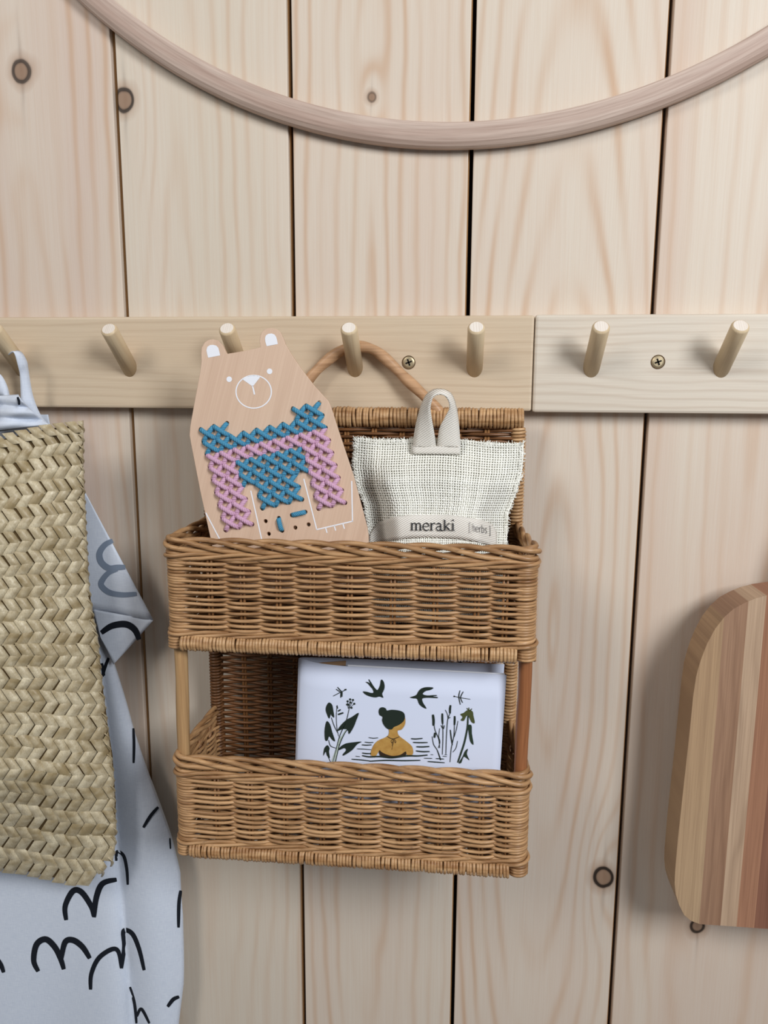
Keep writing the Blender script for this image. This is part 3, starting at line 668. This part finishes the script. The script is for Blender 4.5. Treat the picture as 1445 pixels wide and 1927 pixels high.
# the print
green = plain('dark_green_ink', S(30, 42, 34), .8); olive = plain('olive_ink', S(74, 80, 44), .8); skin = NT('ochre_ink')
x, y, z = skin.xyz(); t_ = skin.noise(skin.comb(skin.M('MULTIPLY', x, 260), 0.0, skin.M('MULTIPLY', z, 260)), 1, 3)
skin_m = skin.fin(skin.mix(skin.ramp(t_, .3, .7), S(176, 132, 66), S(194, 154, 84)), .8); stem_m = plain('pale_stem_ink', S(186, 200, 190), .8)
def cpr(name, polys=(), strokes=(), m=green, lift=0.0, label=None):
    mb = MB(); fn = lambda a, b: CQ(a, b)+cn*lift
    for p in polys: print_poly(mb, p, fn, 3)
    for p, w_ in strokes: print_stroke(mb, p, w_, fn)
    o = mb.build(name, m, card, False)
    if label: o['label'] = label
    return o
cpr('printed_swallow', [[(444, 256), (470, 257), (500, 265), (517, 262), (510, 240), (495, 222), (478, 202), (462, 190), (480, 192), (492, 200), (484, 178), (486, 172), (500, 192), (512, 212), (530, 236), (545, 244), (560, 215), (566, 180), (576, 176), (588, 196), (592, 226), (584, 252), (575, 272), (583, 298), (558, 290), (530, 296), (495, 290), (462, 276)]])
cpr('printed_swallow', [[(763, 296), (785, 288), (808, 278), (822, 254), (840, 236), (870, 226), (915, 227), (922, 234), (900, 246), (872, 252), (850, 272), (880, 282), (920, 280), (944, 280), (946, 285), (920, 288), (950, 293), (951, 300), (920, 299), (880, 298), (848, 304), (852, 330), (866, 352), (876, 372), (850, 362), (826, 340), (812, 306), (788, 302)]])
cpr('printed_dragonfly', strokes=[([(242, 287), (290, 262), (330, 243)], 5), ([(318, 246), (333, 241)], 10), ([(272, 226), (295, 252), (306, 262)], 7), ([(262, 240), (290, 258)], 6), ([(296, 258), (294, 298)], 7), ([(304, 258), (303, 292)], 6)])
cpr('printed_dragonfly', strokes=[([(1066, 288), (1110, 298), (1174, 308)], 4), ([(1060, 288), (1070, 289)], 10), ([(1104, 248), (1096, 290), (1106, 345)], 6), ([(1126, 256), (1108, 296), (1122, 332)], 6)])
# left plant
L_ = [[(215, 330), (235, 345), (243, 380), (250, 432), (232, 420), (228, 408), (216, 440), (200, 410), (192, 380), (198, 350)],
      [(202, 456), (222, 480), (236, 530), (256, 592), (236, 584), (215, 560), (205, 588), (188, 585), (184, 530), (190, 480)],
      [(416, 400), (400, 450), (380, 500), (350, 545), (340, 515), (305, 512), (272, 524), (290, 490), (330, 450), (370, 428)],
      [(436, 596), (405, 615), (370, 655), (315, 690), (308, 682), (330, 655), (318, 640), (278, 655), (295, 628), (330, 608), (380, 600)],
      [(205, 620), (218, 640), (214, 665), (220, 708), (200, 690), (192, 664), (176, 692), (180, 650), (190, 630)]]
cpr('printed_plant', L_, [([(240, 735), (265, 640), (290, 550), (330, 460), (352, 370)], 5), ([(258, 735), (285, 620), (320, 540), (345, 510)], 6), ([(230, 432), (250, 490), (276, 540)], 5), ([(212, 585), (225, 625), (262, 640)], 5), ([(270, 348), (264, 420), (268, 500), (280, 560)], 4),
    ([(268, 352), (272, 372)], 9), ([(275, 390), (294, 378)], 9), ([(275, 412), (312, 400)], 11), ([(205, 690), (225, 735)], 4), ([(345, 372), (340, 320)], 3), ([(348, 372), (360, 310)], 3), ([(350, 368), (378, 318)], 3), ([(352, 370), (385, 340)], 3)])
mb = MB()
for c in ((341, 322), (358, 309), (377, 313), (386, 339), (338, 344), (367, 366), (360, 330), (348, 345)): print_poly(mb, circ(*c, 7.5, 10), CQ)
mb.build('printed_berry', green, card, False)
cpr('printed_stem', strokes=[([(232, 740), (262, 660), (285, 590), (300, 560)], 12), ([(250, 740), (272, 650), (300, 570), (330, 515)], 7)], m=stem_m, lift=-.00004)
# bather
cpr('printed_skin', [[(620, 500), (650, 480), (700, 450), (727, 428), (733, 455), (728, 485), (705, 515), (680, 522), (690, 555), (735, 590), (775, 625), (786, 660), (780, 685), (755, 690), (740, 680), (735, 662), (700, 690), (650, 697), (590, 688), (556, 660), (535, 690), (505, 692), (496, 680), (512, 630), (545, 590), (610, 560), (622, 530)]], m=skin_m, lift=.00004)
cpr('printed_hair', [[(578, 428), (558, 415), (552, 390), (560, 368), (580, 362), (600, 370), (607, 384), (640, 379), (690, 384), (720, 398), (730, 425), (722, 455), (690, 482), (655, 497), (640, 513), (610, 508), (585, 480), (575, 450)]], m=green, lift=.00010)
cpr('printed_swimsuit', [[(556, 654), (575, 668), (610, 684), (650, 692), (700, 684), (735, 662), (735, 690), (700, 700), (640, 702), (575, 698), (556, 680)]], [([(608, 558), (630, 572), (655, 576), (692, 562)], 5), ([(650, 576), (636, 590), (642, 604), (652, 580)], 3.5), ([(655, 576), (668, 592), (664, 604), (654, 582)], 3.5), ([(650, 580), (642, 625)], 3), ([(656, 582), (650, 610), (640, 650)], 2.5)], m=plain('brown_ink', S(52, 38, 26), .8), lift=.00014)
wv_ = [([(484, 567), (515, 572), (548, 569)], 5), ([(458, 598), (490, 602), (516, 600)], 6), ([(438, 617), (470, 619), (504, 617)], 7), ([(405, 644), (450, 646), (502, 650)], 5), ([(440, 672), (470, 676), (500, 676)], 8), ([(395, 694), (425, 697)], 4), ([(440, 690), (490, 698), (560, 696), (640, 704), (740, 692), (820, 692), (884, 686)], 11), ([(368, 714), (440, 720), (505, 728)], 7), ([(490, 728), (600, 722), (720, 724), (835, 722)], 9),
       ([(772, 575), (805, 577), (850, 573)], 8), ([(785, 600), (830, 602), (884, 601)], 8), ([(808, 630), (850, 631), (896, 628)], 9), ([(805, 658), (850, 663), (898, 662)], 9), ([(860, 708), (915, 709)], 5), ([(905, 683), (922, 684)], 4), ([(885, 730), (940, 734), (1000, 738)], 7), ([(940, 710), (995, 713)], 6), ([(1000, 684), (1016, 684)], 4), ([(986, 694), (1014, 696)], 4)]
cpr('printed_ripples', strokes=wv_, lift=.00017)
reed = [([(920, 412), (924, 450), (924, 488)], 17), ([(984, 404), (984, 440), (986, 476)], 13), ([(1040, 348), (1036, 375), (1036, 405)], 14), ([(1068, 422), (1068, 450), (1066, 484)], 13),
        ([(928, 480), (935, 520), (960, 580), (966, 640)], 5), ([(915, 560), (925, 615), (950, 655), (974, 720)], 5), ([(966, 505), (960, 560), (968, 600), (956, 640)], 4), ([(935, 535), (930, 570)], 14), ([(986, 474), (988, 560), (984, 685)], 5), ([(975, 484), (990, 510), (998, 484)], 5),
        ([(1036, 405), (1020, 450), (1012, 560), (1008, 682)], 5), ([(1004, 380), (1018, 410), (1022, 440)], 4), ([(1022, 440), (1038, 430)], 6), ([(1066, 484), (1062, 560), (1045, 640), (1036, 735)], 5), ([(1038, 515), (1044, 570), (1052, 620)], 8), ([(1090, 455), (1080, 510), (1064, 566)], 4), ([(1088, 590), (1076, 640), (1054, 668)], 4), ([(950, 655), (966, 700), (972, 722)], 7)]
cpr('printed_reeds', strokes=reed)
fl = [[(1106, 410), (1130, 400), (1150, 384), (1168, 380), (1190, 392), (1195, 420), (1204, 468), (1185, 466), (1170, 440), (1160, 420), (1146, 424), (1130, 454), (1108, 450), (1122, 430)]]
cpr('printed_flower', fl, [([(1150, 368), (1168, 388)], 6), ([(1185, 372), (1168, 390)], 6), ([(1164, 364), (1166, 385)], 5)], m=olive, lift=.00003)
cpr('printed_stalk', [[(1160, 488), (1182, 486), (1184, 540), (1196, 615), (1176, 600), (1166, 560)], [(1158, 645), (1150, 680), (1168, 722), (1146, 706), (1128, 700), (1112, 740), (1095, 740), (1120, 700), (1138, 660)]], [([(1158, 420), (1154, 500), (1134, 600), (1105, 690), (1088, 738)], 12)], m=plain('mid_green_ink', S(38, 54, 40), .8))

# ------------------------------------------------------------ printed cloth
lin = NT('white_linen'); x, y, z = lin.xyz(); t1 = lin.noise(lin.comb(lin.M('MULTIPLY', x, 1800), 0.0, lin.M('MULTIPLY', z, 160)), 1, 2); t2 = lin.noise(lin.comb(lin.M('MULTIPLY', x, 160), 0.0, lin.M('MULTIPLY', z, 1800)), 1, 2)
ts = lin.M('ADD', t1, t2); lin.bump(ts, .25, .0003); linen = lin.fin(lin.mix(lin.ramp(ts, .7, 1.3), S(208, 217, 232), S(222, 230, 242)), .9, .1)
inkc = plain('black_brush_ink', S(18, 24, 34), .85); inkb = plain('ink_seen_through', S(128, 142, 162), .9)
red = [(600, 60), (900, 110), (1100, 165), (1180, 190), (1248, 215), (1370, 250), (1480, 290), (1570, 320), (1640, 339), (1720, 345), (1850, 344), (1927, 337), (2080, 330)]
def Ycl(px, py):
    xf = 222+(py-1600)*.085; k = max(0, min(1, (py-1150)/350)); xr_ = interp(py, red)
    t = (px-xf)
    Y = -.0165
    if t > 0: Y -= k*.009*math.sin(min(1, t/max(20, xr_-xf))*PI)**.8
    else: Y -= k*.010*(1-math.exp(t/18))*(.75+.25*math.cos(t/55))
    Y -= .0012*math.sin(px/31+py/140)*k
    return Y
def CL(px, py, lift=0.0): return U(px, py, Ycl(px, py)-lift)
clth = empty('printed_cloth', CL(150, 1960), 'white cotton cloth with black brush marks hanging behind the straw bag', 'cloth')
def clg(u, v): py = lerp(780, 2060, v); xr_ = interp(py, red); px = lerp(-210, xr_+1.5*math.sin(py/40), u); return CL(px, py)
mb = MB(); mb.add(*grid(clg, 90, 110)); o = mb.build('cloth_panel', linen, clth); solid(o, .0006, -1)
def patch(P, Yf, nu=14, nv=14):
    a, b, c, d = [Vector((p[0], p[1])) for p in P]
    def fn(u, v): q = a.lerp(b, u).lerp(d.lerp(c, u), v); return U(q.x, q.y, Yf(q.x, q.y))
    return grid(fn, nu, nv)
Yfu = lambda x, y: -.0225-.0025*math.sin((x-150)/40)+.002*math.sin(y/60)
mb = MB(); mb.add(*patch([(120, 880), (160, 925), (289, 1167), (120, 1140)], Yfu)); o = mb.build('turned_corner', linen, clth); solid(o, .0006, -1)
Yfl = lambda x, y: -.0240-.003*math.sin((x-180)/20)
mb = MB(); mb.add(*patch([(172, 1146), (289, 1167), (214, 1250), (190, 1200)], Yfl)); o = mb.build('folded_hem', linen, clth); solid(o, .0006, -1)
C8 = lambda a, b: (a/2.3306, 1100+b/2.3306)
def mark(strokes, w_, fn=None, m=inkc):
    mb = MB(); fn = fn or (lambda a, b: CL(a, b, .0010))
    for s_ in strokes: 
        L = [C8(*p) for p in s_]; L2 = [(p.x, p.y) for p in spline([(a, b, 0) for a, b in L], 4)]
        print_stroke(mb, L2, w_*1.22/2.3306, fn)
    mb.build('brush_mark', m, clth, False)
mark([[(290, 1472), (286, 1410), (320, 1345), (358, 1350), (400, 1412), (412, 1458)], [(412, 1460), (422, 1375), (450, 1312), (512, 1294)]], 21)
mark([[(168, 1697), (148, 1650), (160, 1580), (200, 1556), (240, 1590), (265, 1640), (280, 1688)], [(268, 1645), (285, 1570), (320, 1560), (362, 1590), (394, 1640)]], 22)
mark([[(397, 1777), (400, 1710), (432, 1640), (490, 1600), (520, 1612), (533, 1684)], [(533, 1684), (545, 1590), (543, 1520), (580, 1532), (610, 1600), (632, 1692)]], 17)
mark([[(510, 1212), (514, 1172), (542, 1190), (556, 1250), (560, 1317)]], 12)
mark([[(585, 630), (588, 700), (586, 783)]], 10); mark([[(694, 976), (660, 1015), (628, 1066)]], 12); mark([[(793, 1342), (785, 1400), (783, 1505)]], 13)
mark([[(570, 1765), (590, 1840), (598, 1925)], [(600, 1895), (620, 1862), (655, 1925)]], 11); mark([[(735, 1852), (760, 1820), (786, 1808)]], 14); mark([[(-12, 1640), (5, 1670), (16, 1702)]], 16)
mark([[(745, 1112), (748, 1160)]], 6); mark([[(450, 404), (458, 370), (476, 322)]], 12); mark([[(446, 345), (456, 400)]], 12)
flf = lambda a, b: U(a, b, Yfl(a, b)-.0010)
mark([[(444, 212), (490, 182), (550, 174), (590, 198), (610, 242)]], 24, flf)
fuf = lambda a, b: U(a, b, Yfu(a, b)-.0010)
mb = MB(); C7 = lambda a, b: (a/3.853, 600+b/3.853)
print_stroke(mb, [C7(*p) for p in [(818, 1608), (760, 1640), (722, 1700), (735, 1765), (790, 1808), (850, 1802), (908, 1800)]], 12, fuf)
print_stroke(mb, [C7(*p) for p in [(850, 1815), (790, 1840), (745, 1890)]]+[C8(*p) for p in [(445, 5), (480, 35), (540, 45), (598, 40)]], 11, fuf)
mb.build('brush_mark', inkb, clth, False)
# straps round the peg, and the bunched top
def ribbon(name, Lp, Rp, YL, YR, th=.0007):
    a = spline([U(C7(*p)[0], C7(*p)[1], y_) for p, y_ in zip(Lp, YL)], 5); b = spline([U(C7(*p)[0], C7(*p)[1], y_) for p, y_ in zip(Rp, YR)], 5)
    V = []; n = len(a)
    for k in range(n):
        for q in range(4): V.append(a[k].lerp(b[k], q/3)+Vector((0, -.0012*math.sin(q/3*PI), 0)))
    o = link(name, mesh(name, V, [(k*4+q, k*4+q+1, (k+1)*4+q+1, (k+1)*4+q) for k in range(n-1) for q in range(3)], True), linen, clth); solid(o, th)
ribbon('strap', [(60, 262), (98, 240), (130, 340), (146, 420), (152, 560), (156, 700), (160, 760)], [(118, 230), (158, 246), (195, 310), (207, 380), (240, 560), (300, 705), (360, 770)], [-.030, -.036, -.034, -.031, -.030, -.031, -.032], [-.024, -.030, -.030, -.028, -.027, -.027, -.028])
ribbon('strap', [(-60, 395), (0, 400), (45, 470), (70, 560), (80, 640)], [(-60, 560), (-10, 560), (30, 570), (50, 620), (60, 680)], [-.030]*5, [-.032]*5)
def bun(u, v):
    cx = lerp(-260, lerp(135, 350, v**1.3), u); cy = lerp(lerp(575, 550, u), lerp(850, 765, u), v)
    Y = -.036-.004*math.sin(u*7+v*5)-.0045*abs(math.sin(v*7.5-u*3.2))
    return U(*C7(cx, cy), Y)
mb = MB(); mb.add(*grid(bun, 40, 26)); o = mb.build('gathered_top', linen, clth); solid(o, .0006)
mb = MB(); print_stroke(mb, [(33, 747), (35.5, 755), (36, 762)], 5, lambda a, b: U(a, b, -.046)); mb.build('brush_mark', inkc, clth, False)

# ------------------------------------------------------------ straw bag
stw = NT('palm_straw'); x, y, z = stw.xyz(); oi = stw.n('ShaderNodeObjectInfo')
big = stw.noise(stw.comb(stw.M('MULTIPLY', x, 170), stw.M('MULTIPLY', y, 60), stw.M('MULTIPLY', z, 170)), 1, 1)
fi = stw.noise(stw.comb(stw.M('MULTIPLY', x, 1500), stw.M('MULTIPLY', y, 300), stw.M('MULTIPLY', z, 700)), 1, 3)
t_ = stw.M('ADD', stw.M('MULTIPLY', big, .9), stw.M('MULTIPLY', oi.outputs['Random'], .35))
c_ = stw.mix(stw.ramp(t_, .35, .95), S(160, 142, 106), S(224, 212, 182)); c_ = stw.mix(stw.M('MULTIPLY', stw.ramp(fi, .45, .75), .45), c_, S(150, 130, 92))
stw.bump(fi, .35, .0004); straw = stw.fin(c_, .42, .45)
bre = [(780, 158), (797, 158), (870, 157), (940, 160), (1000, 163), (1060, 166), (1100, 168), (1150, 175), (1210, 186), (1260, 190), (1340, 200), (1400, 207), (1450, 214), (1530, 218), (1570, 220), (1620, 213), (1650, 186), (1672, 152), (1700, 150)]
def bag_Y(px, py):
    xe = interp(min(py, 1600), bre); t = max(0, xe-px)/190; v = (py-800)/860
    tb_ = min(1, max(0, .55+v)) ; B = .040*min(1, .5+v*2.2)*min(1, max(.12, (1.02-v)*4.0))
    tt = min(t, 1.6); return -.044-B*math.sin(min(tt/1.6, 1)*PI/2)**.75*tb_**.3
def ytop(px): return interp(px, [(-420, 795), (-300, 806), (-150, 840), (0, 824), (62, 808), (110, 800), (158, 795)])
def ybot(px): return interp(px, [(-450, 1662), (-300, 1638), (0, 1638), (60, 1646), (120, 1661), (152, 1672), (186, 1652), (213, 1622), (222, 1575)])
def BG(px, py, e=0.0): return U(px, py, bag_Y(px, py)-e)
bag = empty('straw_bag', U(-60, 1655, -.06), 'woven palm-leaf straw bag hanging at the left in front of the white printed cloth', 'bag')
def body(u, v, sgn):
    py0 = lerp(797, 1655, v); xr_ = interp(py0, bre)-2; px = lerp(-150-(xr_+150), xr_, u); py = lerp(ytop(px)+4, ybot(px)-5, v)
    Yf = bag_Y(px if px > -150 else -300-px, py)
    p = U(px, py, Yf+.0008)
    if sgn: p = Vector((p.x, -.036-(p.y+.045)*-.15 if False else max(p.y, -.034-.010*(1-math.sin(u*PI))), p.z))
    return p
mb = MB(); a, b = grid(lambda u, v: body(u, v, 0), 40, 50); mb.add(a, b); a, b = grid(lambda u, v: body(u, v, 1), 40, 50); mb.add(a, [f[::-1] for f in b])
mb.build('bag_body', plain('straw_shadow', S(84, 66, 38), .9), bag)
W = 23.5; ROWS = 38; big_cells = []; stuff = MB()
def cellmesh(cx, cy, w_, h_, sg, lift, rowfn):
    V = []; nu_, nv_ = 4, 5; jx = rng.normal(0, .6); jy = rng.normal(0, .5); wf = rng.uniform(.90, 1.06); le = rng.uniform(0, .0003)
    for j in range(nv_+1):
        b = -1+2*j/nv_
        for i in range(nu_+1):
            a = -1+2*i/nu_
            px = cx+jx+a*w_*(.455+.035*cy/1600)*wf+sg*b*9.5; py = cy+jy+b*h_*.64+a*sg*-1.2
            xe_ = interp(min(py, 1655), bre)-.5; tuck = 0
            if px > xe_-5: tuck = min(.003, (px-xe_+5)*.00022); px = min(px, xe_+random.uniform(-.6, .6))
            e = lift+le+.0011*(1-.75*a*a)*(1-.5*b**4)-.0006*b**6-.0011*abs(a)**5-tuck+sg*b*.00030-a*.00075
            V.append(BG(px, py, e))
    Fc = [(j*(nu_+1)+i, j*(nu_+1)+i+1, (j+1)*(nu_+1)+i+1, (j+1)*(nu_+1)+i) for j in range(nv_) for i in range(nu_)]
    return V, Fc
vis = []
for j in range(ROWS+1):
    for i in range(28):
        v = (j-.35)/ROWS if j else .0
        py0 = lerp(800, 1655, v); xe = interp(min(py0, 1650), bre)
        cx = 221-(i+.42)*W
        if cx < -450 or cx-W*.45 > xe: continue
        yt, yb = ytop(cx), (ybot(cx) if cx < 120 else 1664); h_ = (yb-yt)/ROWS; cy = yt+7 if j == 0 else lerp(yt+9, yb-5, (j-.35)/ROWS)
        sg = 1 if (j % 2 == 1 or j == 0) else -1
        if cx-W*.40 > interp(min(cy+4, 1690), bre) or cy > ybot(min(cx, 200))+2: continue
        V, Fc = cellmesh(cx, cy, W, (16 if j == 0 else h_), sg, .0012 if j == 0 else .0003, None)
        if cx > -14: vis.append((-(cy < 1600)*1.0-cx/400, V, Fc))
        else: stuff.add(V, Fc)
vis.sort(key=lambda t: t[0])
for q, (k_, V, Fc) in enumerate(vis):
    if q < 300: link('palm_strip', mesh('palm_strip', V, Fc, True), straw, bag)
    else: stuff.add(V, Fc)
o = stuff.build('palm_weave', straw, bag); o['kind'] = 'stuff'
mb = MB()   # selvedge stitches down the right edge
for k in range(44):
    py = lerp(806, 1640, k/43); xe = interp(py, bre); 
    P = [BG(xe-9, py-8, .0008), U(xe-3, py-2, bag_Y(xe-3, py)-.0010), U(xe-1, py+4, -.0435), U(xe-3, py+9, -.040)]
    mb.tube(spline(P, 3), .0011, 6, (0, 0, 1), flat=.5)
o = mb.build('edge_binding', straw, bag); 
hp = [BG(-60, 830, .001), U(-62, 780, -.060), U(-58, 720, -.052), U(-46, 672, -.040), U(-30, 655, -.036), U(-52, 655, -.030), U(-88, 700, -.040), U(-150, 800, -.046), BG(-200, 835, .0)]
mb = MB(); mb.tube(spline(hp, 8), .0035, 10, (.1, 1, .1)); mb.build('handle', straw, bag)

# ------------------------------------------------------------ cutting board
BY0, BY1 = -.046, -.018
def bp_(px, py): p = U(px, py, BY0); return (p.x, p.z)
left = [(1445, 1120), (1422, 1126), (1400, 1135), (1380, 1146), (1362, 1162), (1345, 1184), (1330, 1212), (1319, 1240), (1310, 1270), (1302, 1325), (1295, 1400), (1285, 1490), (1275, 1582), (1270, 1640), (1269, 1660), (1271, 1682), (1277, 1702), (1287, 1722), (1300, 1733), (1316, 1739)]
L2 = [bp_(*p) for p in left]; xc = b7[0]; zc0 = bp_(1445, 1118)[1]
neck = [(xc-.016, zc0+.040), (xc-.018, zc0+.016), (xc-.026, zc0+.006), (xc-.040, zc0+.0025)]
top_ = [(xc, zc0+.058), (xc-.010, zc0+.054)]+neck
half = top_+L2; zbt = L2[-1][1]
def yinterp_half(x):  # upper and lower outline at x (x <= xc)
    up_ = list(half[:imin+1]); lo_ = list(half[imin:])
    up_.sort(); lo_.sort(); return np.interp(x, [p[0] for p in up_], [p[1] for p in up_]), np.interp(x, [p[0] for p in lo_], [p[1] for p in lo_])
imin = min(range(len(half)), key=lambda i: half[i][0]); xmin = half[imin][0]
board = empty('cutting_board', (xc, -.03, zbt), 'thick round-shouldered cutting board of striped acacia staves hanging at the right', 'cutting board')
xb = [xmin, bp_(1343, 1400)[0], bp_(1385, 1400)[0], bp_(1417, 1400)[0], bp_(1452, 1400)[0], xc-.018, xc+.004, xc+.022, 2*xc-bp_(1417, 1400)[0], 2*xc-bp_(1343, 1400)[0], 2*xc-xmin]
cols = [((196, 168, 134), (178, 146, 112)), ((172, 138, 112), (156, 120, 94)), ((198, 170, 142), (182, 150, 122)), ((176, 130, 102), (160, 114, 88)), ((156, 112, 92), (144, 100, 80)), ((190, 156, 124), (174, 138, 106)), ((162, 118, 94), (150, 106, 82)), ((192, 158, 126), (178, 142, 110)), ((172, 130, 104), (156, 114, 90)), ((194, 164, 130), (182, 148, 114))]
def edge_at(x):
    xx = x if x <= xc else 2*xc-x
    if xx <= xmin+1e-6:
        return half[imin][1]+.0004, half[imin][1]
    a, b = yinterp_half(xx); return a, b
for i in range(len(xb)-1):
    x0, x1 = xb[i], xb[i+1]; n = 26 if i in (0, len(xb)-2) else 8
    ts = [(1-math.cos(PI*q/n))/2 if i in (0, len(xb)-2) else q/n for q in range(n+1)]
    xs_ = [lerp(x0, x1, t) for t in ts]; up_ = [(x, edge_at(x)[0]) for x in xs_]; lo_ = [(x, edge_at(x)[1]) for x in xs_]
    poly = up_+lo_[::-1]
    # drop duplicate points
    pl = []
    for p in poly:
        if not pl or (abs(p[0]-pl[-1][0])+abs(p[1]-pl[-1][1])) > 2e-5: pl.append(p)
    bm = bmesh.new(); fr = [bm.verts.new((p[0], BY0, p[1])) for p in pl]; f = bm.faces.new(fr)
    ex = bmesh.ops.extrude_face_region(bm, geom=[f]); 
    for v in [g for g in ex['geom'] if isinstance(g, bmesh.types.BMVert)]: v.co.y = BY1
    bmesh.ops.recalc_face_normals(bm, faces=bm.faces[:])
    eds = [e for e in bm.edges if abs(e.verts[0].co.y-e.verts[1].co.y) < 1e-7 and not (abs(e.verts[0].co.x-e.verts[1].co.x) < 1e-6 and abs(e.verts[0].co.z-e.verts[1].co.z) > .03 )]
    if i in (0,): bmesh.ops.bevel(bm, geom=eds, offset=.0010, segments=2, affect='EDGES', clamp_overlap=True)
    me = bpy.data.meshes.new('stave'); bm.to_mesh(me); bm.free()
    c0, c1 = cols[i]; m = wood('acacia_stave', S(*c0), S(*c1), S(int(c0[0]*.66), int(c0[1]*.6), int(c0[2]*.58)), a0=x0-.01, l0=-.2, asp=.03, freq=110, warp=.010, con=.4, seed=50+i*2.3, fine=.45, band=1.0, rough=.5)
    link('stave', me, m, board)
